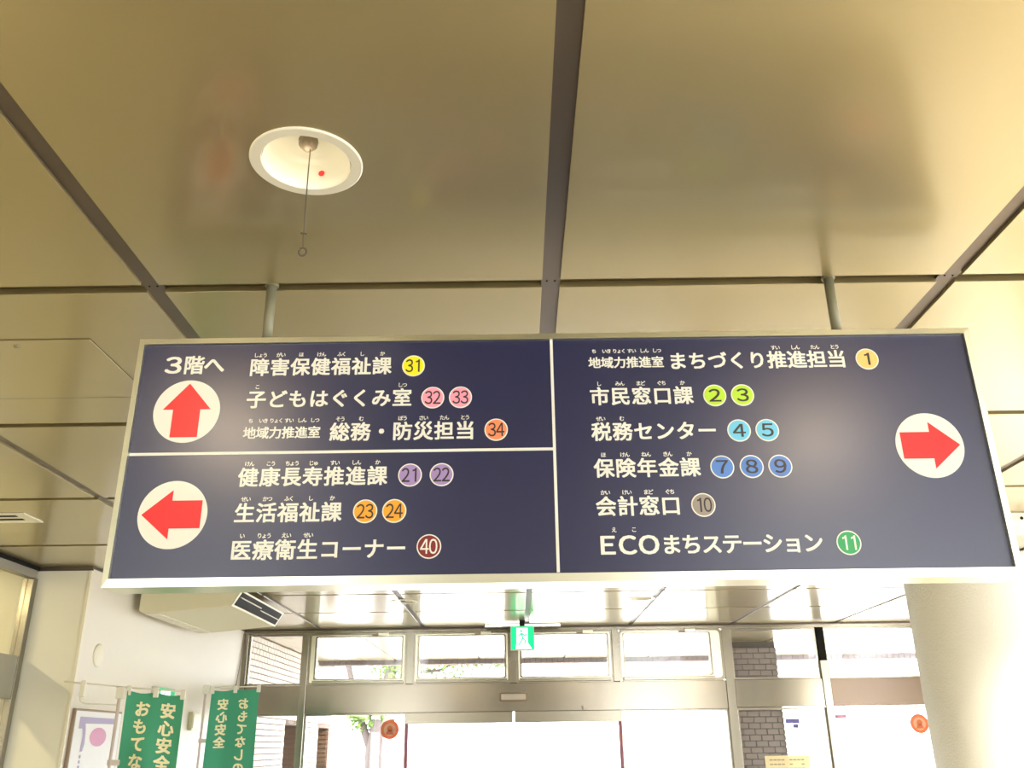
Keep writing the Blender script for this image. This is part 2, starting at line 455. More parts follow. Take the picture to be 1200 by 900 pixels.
link('printed_lines', bm, M['ink'], t)['kind'] = 'stuff'; tag(t, 'yellow paper notice taped low on the glass in front of the brick pillar', 'notice')
t = empty('window_decal', (3.10, Y0-.012, 1.76))
box('decal_mark', 3.04, 3.20, Y0-.013, Y0-.010, 1.74, 1.79, M['blueink'], t)
box('decal_mark', 3.12, 3.18, Y0-.013, Y0-.010, 1.69, 1.735, M['blueink'], t)
tag(t, 'faint blue decal on the glass right of the brick pillar', 'decal')
t = box('small_plate', 3.61, 3.72, Y0-.06, Y0-.045, 1.79, 1.825, M['rose']); tag(t, 'small reddish plate beside the steel post right of the brick pillar', 'plate')

# ------------------------------------------------------------------ porch and outside
struct(box('floor', -40, 60, 10.9, 160, -.12, -.02, M['concrete']))
pc = struct(empty('ceiling', (0, 0, H)))
py = [10.92, 11.65, 12.75, 13.85, 14.95]
px = [-3.2, -1.95, -.6, .75, 2.1, 3.45, 4.8, 6.15, 7.5]
for i in range(len(px)-1):
    for j in range(len(py)-1): panel(px[i]+.012, px[i+1]-.012, py[j]+.012, py[j+1]-.012, pc)
bm = bmesh.new(); bx(bm, -3.3, 7.6, 10.86, 15.1, .02, .2); link('porch_void_board', bm, M['strip'], pc)
fa = struct(empty('trim_2', (0, 15.02, 2.74)))
box('fascia_core', -3.3, 7.6, 15.0, 15.2, 2.775, 3.3, M['mortar'], fa)
bm = bmesh.new()
x = -3.3
while x < 7.6:
    bx(bm, x+.004, x+.086, -.045, -.02, .035, .11); x += .09
s = link('fascia_tiles', bm, M['fascia_tile'], fa); s['kind'] = 'stuff'
# brick side wall of the porch with two openings
bw = struct(empty('wall_left', (-3.2, 13.5, 0)))
ops = [(13.05, 13.95), (15.25, 16.1)]
ZT = 1.85
for a, b in ((10.9, 13.05), (13.95, 15.25), (16.1, 16.3)): box('wall_core', -3.6, -3.2, a, b, 0, 3.3, M['mortar'], bw)
for a, b in ops:
    box('wall_core', -3.6, -3.2, a, b, ZT, 3.3, M['mortar'], bw)
    box('opening_frame', -3.235, -3.195, a-.04, a, 0, ZT, M['postwhite'], bw, .004)
    box('opening_back', -3.62, -3.58, a, b, 0, ZT, M['mortar_dark'], bw)
    bm = bmesh.new()
    for k in range(26):
        off = .08 if k % 2 else 0
        yy = a+off-.08
        while yy < b:
            c0, c1 = max(a, yy)+.004, min(b, yy+.16)-.004
            if c1-c0 > .02: bx(bm, -.385, -.36, c0-13.5, c1-13.5, k*.07+.004, k*.07+.058)
            yy += .16
        bx(bm, -.36, -.02, b-13.5-.02, b-13.5, k*.07+.004, k*.07+.058)
    s = link('recess_tiles', bm, M['brick_brown'], bw); s['kind'] = 'stuff'
bm = bmesh.new()
for k in range(40):
    z0, z1 = k*.071, k*.071+.058
    off = .075 if k % 2 else 0
    y = 10.95-off
    while y < 16.3:
        a, b = max(10.93, y)+.007, min(16.28, y+.15)-.007
        if b-a > .02 and not (z0 < ZT and any(a < q and b > p_ for p_, q in ops)):
            bx(bm, 0, .012, a-13.5, b-13.5, z0, z1)
        y += .15
s = link('wall_tiles', bm, M['brick_light'], bw); s['kind'] = 'stuff'

# brick pillar: front tiles in view are separate pieces
bp_ = struct(empty('trim_3', (3.25, 13.1, 0)))
box('pillar_core', 2.93, 3.57, 12.82, 13.42, 0, 2.85, M['mortar_dark'], bp_)
def shared(name, proto, loc, parent):
    o = bpy.data.objects.new(name, proto); o.location = loc; COL.objects.link(o); o.parent = parent; return o
bm = bmesh.new(); bx(bm, -.0755, .0755, -.01, .02, -.033, .033, .003); full = link('brick', bm, M['brick_dark'], bp_, False, (-.24, -.29, 1.30)).data
bm = bmesh.new(); bx(bm, -.0355, .0355, -.01, .02, -.033, .033, .003); half = link('brick', bm, M['brick_dark'], bp_, False, (-.28, -.29, 1.375)).data
for k in range(0, 20):
    z = 1.30+k*.075
    if k % 2 == 0: lst = [(-.24+.16*q, full) for q in range(4)]
    else: lst = [(-.28, half)]+[(-.16+.16*q, full) for q in range(3)]+[(.28, half)]
    for i, (x, dta) in enumerate(lst):
        if (k == 0 and i == 0) or (k == 1 and i == 0): continue
        shared('brick', dta, (x, -.29+random.uniform(-.002, .002), z), bp_)
bm = bmesh.new()
for k in range(-17, 20):
    z = 1.30+k*.075
    for q in range(4 if k % 2 == 0 else 3):
        o = -.24 if k % 2 == 0 else -.16
        for sx in (-1, 1):
            bx(bm, sx*.316-.008, sx*.316+.008, o+.16*q-.0755, o+.16*q+.0755, z-.033, z+.033)
            if k % 2 and q == 0:
                for e in (-.28, .28): bx(bm, sx*.316-.008, sx*.316+.008, e-.0355, e+.0355, z-.033, z+.033)
        if k < 0: bx(bm, o+.16*q-.0755, o+.16*q+.0755, -.30, -.27, z-.033, z+.033)
s = link('side_bricks', bm, M['brick_dark'], bp_); s['kind'] = 'stuff'

# trees
def tree(x, y, hgt, branches, clumps, nleaf, lab, seed):
    random.seed(seed)
    t = empty('street_tree', (x, y, 0)); tag(t, lab, 'tree', 'trees outside the entrance')
    bm = bmesh.new()
    for pts, rs in branches: tube(bm, pts, rs, 12)
    link('trunk', bm, M['bark'], t, True)
    V, F = [], []
    for cx, cy, cz, r, nn in clumps:
        for _ in range(nn):
            while True:
                p = Vector((random.uniform(-1, 1), random.uniform(-1, 1), random.uniform(-1, 1)))
                if p.length < 1: break
            c = Vector((cx, cy, cz))+p*r
            a = Vector((random.gauss(0, 1), random.gauss(0, 1), random.gauss(0, 1))).normalized(); b = a.orthogonal().normalized()
            l, w = random.uniform(.05, .08), random.uniform(.025, .04)
            k = len(V)
            V += [tuple(c-a*l), tuple(c+b*w+a.cross(b)*.01), tuple(c+a*l), tuple(c-b*w+a.cross(b)*.01)]; F.append((k, k+1, k+2, k+3))
    me = bpy.data.meshes.new('foliage'); me.from_pydata(V, [], F); me.materials.append(M['leaf'])
    o = bpy.data.objects.new('foliage', me); COL.objects.link(o); o.parent = t; o['kind'] = 'stuff'
tree(-2.86, 19, 7, [([(0, 0, 0), (.02, 0, .8), (0, 0, 1.45), (.1, 0, 2.1), (.3, .1, 3.1), (.5, .2, 4.6)], [.24, .19, .17, .14, .12, .07]),
                    ([(0, 0, 1.4), (-.16, 0, 1.75), (-.33, 0, 2.2), (-.6, -.1, 3.2), (-.9, -.2, 4.4)], [.10, .08, .07, .06, .03]),
                    ([(.2, .1, 2.6), (1.0, .2, 3.2), (1.9, .2, 4.3)], [.07, .05, .03]), ([(1.3, .2, 3.0), (2.1, .3, 3.5), (2.6, .3, 4.4)], [.03, .04, .03]), ([(.7, .15, 2.95), (1.3, .2, 3.0)], [.05, .03])],
     [(-.25, 0, 2.12, .32, 260), (.22, 0, 2.25, .28, 160), (.45, 0, 3.4, .7, 700), (1.5, .3, 3.6, .8, 800), (2.4, .4, 3.7, .7, 560), (-.6, 0, 4.3, 1.1, 900), (1.0, 0, 4.9, 1.4, 1500)],
     0, 'forked pale trunk with light green leaves outside, left of the sliding door', 3)
random.seed(11)

# ------------------------------------------------------------------ the hanging sign
S = 2.335; SB = 2.43
X0, X1, Z0, Z1 = -1.075, 1.315, 1.940, 2.649
sign = empty('hanging_direction_sign', (.12, 2.38, Z0))
tag(sign, 'long navy hanging direction sign with white Japanese lettering, arrows and coloured numbers', 'sign')
def P(x, y, z): return (x-sign.location.x, y-sign.location.y, z-sign.location.z)
box('sign_panel', X0+.008, X1-.008, S, SB-.01, Z0+.008, Z1-.008, M['navy'], sign)
# mitred frame: sloping front bevel, flat side
def rail(a, b, inn_a, inn_b, lab):
    """a,b outer corners, inn_* inner corners (x,z)"""
    bm = bmesh.new()
    def quad(*q): bm.faces.new([bm.verts.new(P(*p)) for p in q])
    yo, yi = S-.009, S-.010
    nrm = Vector((a[0]-inn_a[0], 0, a[1]-inn_a[1]))
    ia = (a[0]+(inn_a[0]-a[0])*.94, a[1]+(inn_a[1]-a[1])*.94); ib = (b[0]+(inn_b[0]-b[0])*.94, b[1]+(inn_b[1]-b[1])*.94)
    quad((a[0], yo, a[1]), (b[0], yo, b[1]), (ib[0], yi, ib[1]), (ia[0], yi, ia[1]))
    quad((ia[0], yi, ia[1]), (ib[0], yi, ib[1]), (inn_b[0], S+.001, inn_b[1]), (inn_a[0], S+.001, inn_a[1]))
    quad((a[0], yo, a[1]), (a[0], SB, a[1]), (b[0], SB, b[1]), (b[0], yo, b[1]))
    quad((a[0], SB, a[1]), (inn_a[0], SB, inn_a[1]), (inn_b[0], SB, inn_b[1]), (b[0], SB, b[1]))
    bmesh.ops.remove_doubles(bm, verts=bm.verts, dist=1e-5); bmesh.ops.recalc_face_normals(bm, faces=bm.faces)
    return link('frame_rail', bm, M['sframe'], sign)
o = [(X0, Z0), (X1, Z0), (X1, Z1), (X0, Z1)]; i = [(-1.058, 1.964), (1.296, 1.964), (1.296, 2.631), (-1.058, 2.631)]
for k in range(4): rail(o[k], o[(k+1) % 4], i[k], i[(k+1) % 4], '')
box('back_cover', X0+.01, X1-.01, SB-.012, SB-.002, Z0+.01, Z1-.01, M['grey'], sign)
box('divider_line', .107, .115, S-.0016, S, 1.966, 2.631, M['white'], sign)
box('divider_line', -1.058, .108, S-.0014, S, 2.299, 2.307, M['white'], sign)
for x in (-.723, .953):
    bm = bmesh.new(); tube(bm, [P(x, 2.372, Z1-.01), P(x, 2.372, H+.018)], .0145, 20)
    f = link('hanging_rod', bm, M['rod'], sign, True)
    bm = bmesh.new(); lathe(bm, [(.0146, .002), (.019, .002), (.020, .004), (.020, .02), (0, .02)], P(x, 2.372, H-.003), 24); link('rod_flange', bm, M['rod'], f)

YT = S-.0012
def line(cells, x0, x1, zc, em, ruby=None, rem=.0150, rz=None, skip=0):
    """cells: characters spread between x0 and x1 (outer glyph edges)"""
    V, F = [], []
    n_ = len(cells); pitch = (x1-x0-em*.93)/(n_-1) if n_ > 1 else 0
    cs = [x0+em*.465+pitch*k for k in range(n_)]
    for c, x in zip(cells, cs): put(V, F, fw(c), x, zc, em)
    rz = rz or zc+em*.5+.0095
    for k, r in (ruby or {}).items():
        nn = len(r); stp = .0125
        for q, ch in enumerate(r): put(V, F, ch, cs[k]+(q-(nn-1)/2)*stp, rz, rem, bold=.02)
    return lettering('lettering', V, F, YT, M['white'], sign)
# left half
V, F = [], []
put(V, F, fw('3'), -.971, 2.569, .066, sx=1.25, centre=True); put(V, F, '階', -.912, 2.569, .060); put(V, F, 'へ', -.854, 2.569, .062)
lettering('lettering', V, F, YT, M['white'], sign)
E = .0565
line('障害保健福祉課', -.750, -.348, 2.559, E, {0: 'しょう', 1: 'がい', 2: 'ほ', 3: 'けん', 4: 'ふく', 5: 'し', 6: 'か'})
line('子どもはぐくみ室', -.750, -.287, 2.461, E, {0: 'こ', 7: 'しつ'})
line('地域力推進室', -.750, -.537, 2.361, .0365, {0: 'ち', 1: 'いき', 2: 'りょく', 3: 'すい', 4: 'しん', 5: 'しつ'}, .0145, 2.3965)
line('総務・防災担当', -.509, -.109, 2.361, E, {0: 'そう', 1: 'む', 3: 'ぼう', 4: 'さい', 5: 'たん', 6: 'とう'})
line('健康長寿推進課', -.750, -.347, 2.234, E, {0: 'けん', 1: 'こう', 2: 'ちょう', 3: 'じゅ', 4: 'すい', 5: 'しん', 6: 'か'})
line('生活福祉課', -.750, -.465, 2.135, E, {0: 'せい', 1: 'かつ', 2: 'ふく', 3: 'し', 4: 'か'})
line('医療衛生コーナー', -.750, -.288, 2.035, E, {0: 'い', 1: 'りょう', 2: 'えい', 3: 'せい'})
# right half
line('地域力推進室', .216, .430, 2.559, .0365, {0: 'ち', 1: 'いき', 2: 'りょく', 3: 'すい', 4: 'しん', 5: 'しつ'}, .0145, 2.5945)
line('まちづくり推進担当', .444, .950, 2.561, E, {5: 'すい', 6: 'しん', 7: 'たん', 8: 'とう'})
line('市民窓口課', .216, .504, 2.456, E, {0: 'し', 1: 'みん', 2: 'まど', 3: 'ぐち', 4: 'か'})
line('税務センター', .216, .561, 2.351, E, {0: 'ぜい', 1: 'む'})
line('保険年金課', .218, .505, 2.246, E, {0: 'ほ', 1: 'けん', 2: 'ねん', 3: 'きん', 4: 'か'})
line('会計窓口', .218, .444, 2.140, E, {0: 'かい', 1: 'けい', 2: 'まど', 3: 'ぐち'})
V, F = [], []
for c, x in zip('ECO', (.244, .296, .352)): put(V, F, fw(c), x, 2.035, .064, sx=1.12, centre=True)
put(V, F, 'え', .262, 2.076, .015, bold=.02); put(V, F, 'こ', .315, 2.076, .015, bold=.02)
cs = 'まちステーション'
for k, c in enumerate(cs): put(V, F, c, .411+k*(.784-.411)/7, 2.035, E)
lettering('lettering', V, F, YT, M['white'], sign)

DK = mat('number_black', (.035, .03, .03), .45)
def number(txt, x, z, rgb, white=False, name=''):
    m = mat('number_fill_'+name, lin(*rgb), .4)
    bm = bmesh.new(); disc(bm, x-sign.location.x, z-sign.location.z, .0325, YT-sign.location.y, S-sign.location.y, 48)
    d_ = link('number_disc', bm, M['white'], sign)
    bm = bmesh.new(); disc(bm, x-sign.location.x, z-sign.location.z, .0292, YT-.0006-sign.location.y, YT-sign.location.y+.0003, 48)
    link('disc_fill', bm, m, d_)
    V, F = [], []
    mm = M['white'] if white else DK
    if len(txt) == 1: put(V, F, fw(txt), x, z, .050, sx=1.2 if txt != '1' else 1.0, bold=.012, centre=True)
    else:
        for k, c in enumerate(txt): put(V, F, fw(c), x+(-.0115, .0115)[k]+(.001 if c == '1' else 0), z, .052, sx=.76, bold=.007, centre=True)
    oo = lettering('numeral', V, F, YT-.001, mm, sign); oo.parent = d_; oo.matrix_parent_inverse = Matrix.Identity(4)
for a in [('31', -.284, 2.557, (250, 240, 20), 0, 'yellow'), ('32', -.227, 2.459, (255, 165, 190), 0, 'pink'), ('33', -.149, 2.459, (255, 165, 190), 0, 'pink'),
          ('34', -.049, 2.361, (255, 148, 100), 0, 'salmon'), ('21', -.284, 2.234, (170, 145, 200), 0, 'violet'), ('22', -.198, 2.234, (170, 145, 200), 0, 'violet'),
          ('23', -.401, 2.135, (255, 172, 50), 0, 'orange'), ('24', -.323, 2.135, (255, 172, 50), 0, 'orange'), ('40', -.228, 2.038, (130, 40, 42), 1, 'maroon'),
          ('1', 1.011, 2.559, (255, 205, 120), 0, 'peach'), ('2', .566, 2.454, (190, 232, 60), 0, 'lime'), ('3', .644, 2.454, (190, 232, 60), 0, 'lime'),
          ('4', .623, 2.349, (115, 205, 240), 0, 'sky'), ('5', .701, 2.349, (115, 205, 240), 0, 'sky'), ('7', .566, 2.245, (90, 138, 215), 0, 'blue'),
          ('8', .646, 2.245, (90, 138, 215), 0, 'blue'), ('9', .724, 2.245, (92, 134, 210), 0, 'blue'), ('10', .505, 2.140, (160, 150, 142), 0, 'grey'),
          ('11', .878, 2.033, (45, 165, 98), 1, 'green')]: number(*a)
def arrow(x, z, ang):
    bm = bmesh.new(); disc(bm, x-sign.location.x, z-sign.location.z, .093, YT-sign.location.y, S-sign.location.y, 72)
    d_ = link('arrow_disc', bm, M['white'], sign)
    pts = [(0, .083), (.067, .005), (.038, .005), (.038, -.077), (-.038, -.077), (-.038, .005), (-.067, .005)]
    c, s_ = math.cos(ang), math.sin(ang)
    bm = bmesh.new(); prism(bm, [(x-sign.location.x+c*a-s_*b, z-sign.location.z+s_*a+c*b) for a, b in pts], YT-.0008-sign.location.y, YT+.0002-sign.location.y)
    link('arrow', bm, M['red'], d_)
arrow(-.916, 2.428, 0); arrow(-.917, 2.133, PI/2); arrow(1.141, 2.299, -PI/2)

# ------------------------------------------------------------------ downlights
def downlight(x, y, lab, bulb, R=.132, cord=False, energy=0, drop=0, colr=(1, .72, .42)):
    t = empty('downlight', (x, y, H)); tag(t, lab, 'downlight', 'recessed ceiling downlights')
    bm = bmesh.new(); lathe(bm, [(R, .004), (R, -.003), (R-.003, -.005), (R*.80, -.0045), (R*.79, -.003), (R*.785, .002)], (0, 0, 0), 96); link('trim_ring', bm, M['lampwhite'], t)
    bm = bmesh.new(); lathe(bm, [(R*.78, -.001), (R*.74, .02), (R*.66, .05), (R*.64, .052), (R*.60, .07), (R*.42, .10), (R*.2, .115), (0, .118)], (0, 0, 0), 64)
    link('reflector', bm, M['lampwhite'], t, True)
    b = link('bulb', lathe(bmesh.new(), [(0, .035-drop), (.012, .037-drop), (.022, .048-drop), (.024, .06-drop), (.02, .078-drop), (.012, .092), (.012, .115)], (0, 0, 0), 24), bulb, t, True)
    c = link('lamp_socket', lathe(bmesh.new(), [(.032, .118), (.032, .098), (.028, .088), (.018, .086), (.017, .095)], (0, 0, 0), 24), M['grey'], t, True)
    if cord:
        bm = bmesh.new(); tube(bm, [(.006, -.0, .055), (.006, 0, -.05), (.008, 0, -.195), (.009, 0, -.235)], .0016, 8)
        cobj = link('pull_cord', bm, M['cord'], t)
        bm = bmesh.new(); tube(bm, [(.001, 0, -.195), (.015, 0, -.197)], .0022, 6); link('cord_knot', bm, M['cord'], cobj)
        bm = bmesh.new(); tube(bm, [(.009+.0085*math.sin(a), 0, -.2445+.0105*math.cos(a)) for a in [2*PI*k/16 for k in range(17)]], .0023, 8); link('pull_ring', bm, M['cord'], cobj)
        st = bmesh.new()
        # small red mark on the reflector wall
        rr, zz = R*.685, .034
        pts = []
        for a in range(14): pts.append((.008*math.cos(2*PI*a/14), .007*math.sin(2*PI*a/14)))
        f = [st.verts.new((.015+p_[0], math.sqrt(max(0, (R*.70)**2-(.015+p_[0])**2))-.0015-(p_[1])*.25, .032+p_[1])) for p_ in pts]; st.faces.new(f)
        link('red_mark', st, M['red'], t)
    if energy:
        l = bpy.data.lights.new('bulb_light', 'POINT'); l.energy = energy; l.color = colr; l.shadow_soft_size = .03
        lo = bpy.data.objects.new('bulb_light', l); lo.location = (x, y, H+.022-drop); COL.objects.link(lo)
    return t
def cut_hole(x, y, R):
    """open a round hole in the ceiling panel above a lamp"""
    for p_ in [c for c in ceil.children if c.name.startswith('ceiling_panel')]:
        lx, ly = x-p_.location.x, y-p_.location.y
        bb = p_.dimensions
        w = max(v.co.x for v in p_.data.vertices); dd = max(v.co.y for v in p_.data.vertices)
        if abs(lx) < w and abs(ly) < dd:
            bm = bmesh.new(); nseg = 48; zz = 0; sq = [(-w, -dd), (w, -dd), (w, dd), (-w, dd)]
            inner = [bm.verts.new((lx+R*math.cos(2*PI*k/nseg), ly+R*math.sin(2*PI*k/nseg), 0)) for k in range(nseg)]
            outer = []
            for k in range(nseg):
                a = 2*PI*k/nseg; dx, dy = math.cos(a), math.sin(a)
                tx = ((w if dx > 0 else -w)-lx)/dx if abs(dx) > 1e-9 else 1e9
                ty = ((dd if dy > 0 else -dd)-ly)/dy if abs(dy) > 1e-9 else 1e9
                tt = min(tx, ty); outer.append(bm.verts.new((lx+dx*tt, ly+dy*tt, 0)))
            for k in range(nseg):
                j = (k+1) % nseg; q = [inner[k], inner[j], outer[j]]
                # insert the panel corner between two rays when they hit different sides
                a, b = outer[k].co, outer[j].co
                if abs(a.x-b.x) > 1e-6 and abs(a.y-b.y) > 1e-6:
                    cx_ = a.x if abs(abs(a.x)-w) < 1e-6 else b.x; cy_ = a.y if abs(abs(a.y)-dd) < 1e-6 else b.y
                    q.append(bm.verts.new((cx_, cy_, 0)))
                q.append(outer[k]); bm.faces.new(q)
            e_ = bmesh.ops.extrude_face_region(bm, geom=list(bm.faces))
            bmesh.ops.translate(bm, vec=(0, 0, .03), verts=[v for v in e_['geom'] if isinstance(v, bmesh.types.BMVert)])
            bmesh.ops.recalc_face_normals(bm, faces=bm.faces)
            me = bpy.data.meshes.new('ceiling_panel'); bm.to_mesh(me); bm.free(); me.materials.append(M['ceil']); p_.data = me
            return
for x, y in ((-.484, 1.760), (-1.08, 8.70), (1.20, 8.70)): cut_hole(x, y, .118)
downlight(-.484, 1.760, 'round recessed downlight with pull cord and ring in the near ceiling panel', M['bulb'], cord=True, energy=.17, colr=(1, .86, .62))
downlight(-1.08, 8.70, 'far recessed downlight near the entrance, on the left', M['bulb_dim'])
downlight(1.20, 8.70, 'far recessed downlight near the entrance, on the right', M['bulb_dim'])
# lit lamps behind the top of the view; third added to warm ceiling
for x, y, e, lab in ((-1.20, 1.08, 9, 'lit round ceiling lamp above the camera, on the left'), (1.35, .85, 9, 'lit round ceiling lamp above the camera, on the right'), (3.4, 3.3, 9, 'added round ceiling lamp right of the sign, outside the view, warming the ceiling')):
    t = empty('ceiling_lamp', (x, y, H)); tag(t, lab, 'ceiling lamp', 'lit ceiling lamps')
    link('lamp_base', lathe(bmesh.new(), [(.13, 0), (.13, -.015), (.11, -.02), (0, -.02)], (0, 0, 0), 48), M['lampwhite'], t, True)
    link('lamp_globe', lathe(bmesh.new(), [(.10, -.018), (.105, -.05), (.085, -.085), (.05, -.105), (0, -.112)], (0, 0, 0), 48), M['bulb_lit'], t, True)

for x, y, e, lab in ((4.0, 4.9, 70, 'added fill lamp in front of the stucco column, brightening it'), (4.9, 7.5, 60, 'added fill lamp right of the stucco column, brightening it')):  # two unseen lamps added only to brighten the stucco column
    t = empty('ceiling_lamp', (x, y, H)); tag(t, lab, 'ceiling lamp', 'lit ceiling lamps')
    link('lamp_base', lathe(bmesh.new(), [(.13, 0), (.13, -.015), (.11, -.02), (0, -.02)], (0, 0, 0), 48), M['lampwhite'], t, True)
    l = bpy.data.lights.new('column_fill_light', 'SPOT'); l.energy = e*12; l.spot_size = 2.6; l.spot_blend = .6; l.color = (1, .88, .7); l.shadow_soft_size = .09
    lo = bpy.data.objects.new('column_fill_light', l); lo.location = (x, y, H-.04); COL.objects.link(lo)

# ------------------------------------------------------------------ ceiling fittings
t = empty('access_hatch', (-1.73, 2.99, H)); tag(t, 'flush bronze access hatch in the ceiling left of the sign', 'hatch')
bm = bmesh.new(); bx(bm, -.2995, .2995, -.265, .265, -.0022, .02, .001); link('hatch_cover', bm, M['ceil'], t)
bm = bmesh.new(); ringframe(bm, rrect(-.306, .306, -.275, .275, .001, 1), rrect(-.2995, .2995, -.262, .262, .001, 1), -.0006, .0008)
bmesh.ops.rotate(bm, cent=(0, 0, 0), matrix=Matrix.Rotation(PI/2, 3, 'X'), verts=bm.verts); link('hatch_joint', bm, M['groove'], t)
bm = bmesh.new(); lathe(bm, [(0, -.006), (.006, -.006), (.009, -.004), (.010, 0)], (.03, -.222, -.002), 20); link('hatch_lock', bm, M['rod'], t, True)
t = empty('linear_vent', (-3.05, 5.17, H)); tag(t, 'narrow slotted air vent in the ceiling beside the left partition', 'vent')
box('vent_frame', -3.32, -2.86, 5.07, 5.30, H-.006, H+.0, M['lampwhite'], t, .002)
for k in range(2): box('vent_slot', -3.30, -2.93, 5.11+k*.08, 5.14+k*.08, H-.0085, H-.005, M['black'], t)
t = empty('ceiling_speaker', (3.4, 5.5, H)); tag(t, 'cream ceiling unit with a row of small holes right of the sign', 'ceiling unit')
box('unit_body', 3.03, 3.85, 5.38, 5.72, H-.075, H, M['ivory'], t, .012)
bm = bmesh.new()
for k in range(14):
    lathe(bm, [(0, 0), (.010, 0), (.010, .004)], (0, 0, 0), 12)
    vs = bm.verts[:] if k == 0 else [v for v in bm.verts if not v.tag]
    bmesh.ops.rotate(bm, cent=(0, 0, 0), matrix=Matrix.Rotation(PI/2, 3, 'X'), verts=vs)
    bmesh.ops.translate(bm, vec=(-.30+k*.05, -.1225, -.04), verts=vs)
    for v in bm.verts: v.tag = True
s = link('unit_holes', bm, M['black'], t); s['kind'] = 'stuff'
t = empty('round_diffuser', (3.95, 6.36, H)); tag(t, 'grey round ceiling diffuser in front of the stucco column', 'vent')
link('diffuser_ring', lathe(bmesh.new(), [(.26, 0), (.26, -.01), (.2, -.03), (.19, -.01)], (0, 0, 0), 48), M['grey'], t, True)
link('diffuser_cone', lathe(bmesh.new(), [(.17, -.002), (.13, -.035), (.10, -.03), (0, -.035)], (0, 0, 0), 48), M['vent_grey'], t, True)

# air conditioner hung below the ceiling
ac = empty('air_conditioner', (-2.75, 8.2, 2.6)); tag(ac, 'cream ceiling-hung air conditioner beside the left wall', 'air conditioner')
def ACP(poly): return [(x+2.75, z-2.6) for x, z in poly]
bm = bmesh.new(); prism(bm, ACP([(-3.12, 2.62), (-3.09, 2.60), (-2.95, 2.60), (-2.36, 2.652), (-2.285, 2.775), (-2.34, 2.79), (-3.12, 2.79)]), -.70, .72)
bmesh.ops.bevel(bm, geom=[e for e in bm.edges], offset=.006, segments=2, affect='EDGES'); link('casing', bm, M['cream'], ac)
bm = bmesh.new(); prism(bm, ACP([(-3.09, 2.598), (-2.96, 2.598), (-2.96, 2.604), (-3.09, 2.604)]), -.67, .69); link('intake_grille', bm, M['vent_grey'], ac)
bm = bmesh.new()
for k in range(9):
    y = -.65+k*.15; bx(bm, -.335, -.215, y, y+.13, -.0065, -.002)
link('intake_slats', bm, M['ivory'], ac)
# outlet: sloping face from (-2.42,2.66) to (-2.31,2.765)
a = Vector((-2.36+2.75, 0, .052)); b = Vector((-2.285+2.75, 0, .175)); dvec = (b-a); nrm = Vector((dvec.z, 0, -dvec.x)).normalized()
def slope_box(name, t0, t1, y0, y1, d0, d1, m, parent=ac):
    bm = bmesh.new(); c = []
    for yy in (y0, y1):
        for tt, dd in ((t0, d0), (t1, d0), (t1, d1), (t0, d1)):
            p_ = a+dvec*tt+nrm*dd; c.append(bm.verts.new((p_.x, yy, p_.z)))
    for q in ((0, 1, 2, 3), (7, 6, 5, 4), (0, 4, 5, 1), (1, 5, 6, 2), (2, 6, 7, 3), (3, 7, 4, 0)): bm.faces.new([c[k] for k in q])
    bmesh.ops.recalc_face_normals(bm, faces=bm.faces); return link(name, bm, m, parent)
slope_box('outlet_frame', -.02, 1.02, -.70, .72, .0, .006, M['ivory'])
slope_box('outlet_opening', .10, .92, -.66, .68, .004, .008, M['black'])
slope_box('louver', .60, .66, -.64, -.02, .008, .022, M['vent_grey']); slope_box('louver', .46, .52, .02, .66, .008, .022, M['vent_grey'])
for y in (-.5, .5):
    box('hanger', -3.0, -2.96, 8.2+y-.015, 8.2+y+.015, 2.785, H, M['grey'], ac); box('hanger', -2.5, -2.46, 8.2+y-.015, 8.2+y+.015, 2.785, H, M['grey'], ac)

# exit signs with the running figure
def exit_sign(x, y, ztop, w, h, lab, mg, mw, rotz=0, hang=.06):
    t = empty('exit_sign', (x, y, ztop)); t.rotation_euler = (0, 0, rotz); tag(t, lab, 'exit sign', 'green emergency exit signs')
    bm = bmesh.new(); bx(bm, -w/2-.008, w/2+.008, 0, .05, -h-.008, .008, .003); link('sign_housing', bm, M['vent_grey'], t)
    bm = bmesh.new(); bx(bm, -w/2, w/2, -.002, .003, -h, 0); link('sign_face', bm, mg, t)
    bm = bmesh.new(); prism(bm, [(-w*.26, -h*.06), (w*.24, -h*.06), (w*.24, -h*.70), (w*.42, -h*.98), (-w*.30, -h*.98), (-w*.26, -h*.70)], -.004, -.001); link('door_symbol', bm, mw, t)
    bm = bmesh.new(); u = h
    disc(bm, -w*.05, -h*.20, u*.055, -.006, -.003, 14)
    for pts in ([(-.05, -.28), (.02, -.5)], [(.02, -.5), (.13, -.62), (.10, -.78)], [(.02, -.5), (-.07, -.68), (-.19, -.84)], [(-.03, -.30), (.12, -.40), (.2, -.34)], [(-.03, -.30), (-.16, -.40), (-.14, -.52)]):
        tube(bm, [(p_[0]*u, -.005, p_[1]*u) for p_ in pts], u*.03, 6)
    link('running_figure', bm, mg, t)
    if hang:
        bm = bmesh.new(); bx(bm, -.03, .03, .01, .04, .006, hang); link('sign_mount', bm, M['black'], t)
    return t
exit_sign(.063, 10.2, 2.772, .25, .245, 'green lit exit sign hanging over the sliding door', M['exit_green'], M['exit_white'], hang=.068)
exit_sign(-3.16, 8.43, 2.06, .45, .20, 'small exit sign on the left wall behind the first flag', M['exit_off'], M['exit_white'], rotz=PI/2, hang=0)
bm = bmesh.new(); tube(bm, [(0, 0, 0), (.01, -.3, .0)], .002, 6)
t = empty('lamp_bar', (.07, 10.5, 2.82)); tag(t, 'slim white lamp bar under the ceiling behind the hanging exit sign', 'lamp')
box('lamp_housing', -.37, .51, 10.48, 10.54, 2.808, H, M['steel'], t, .003); box('lamp_tube', -.36, .50, 10.468, 10.48, 2.812, 2.832, M['tube'], t, .003)

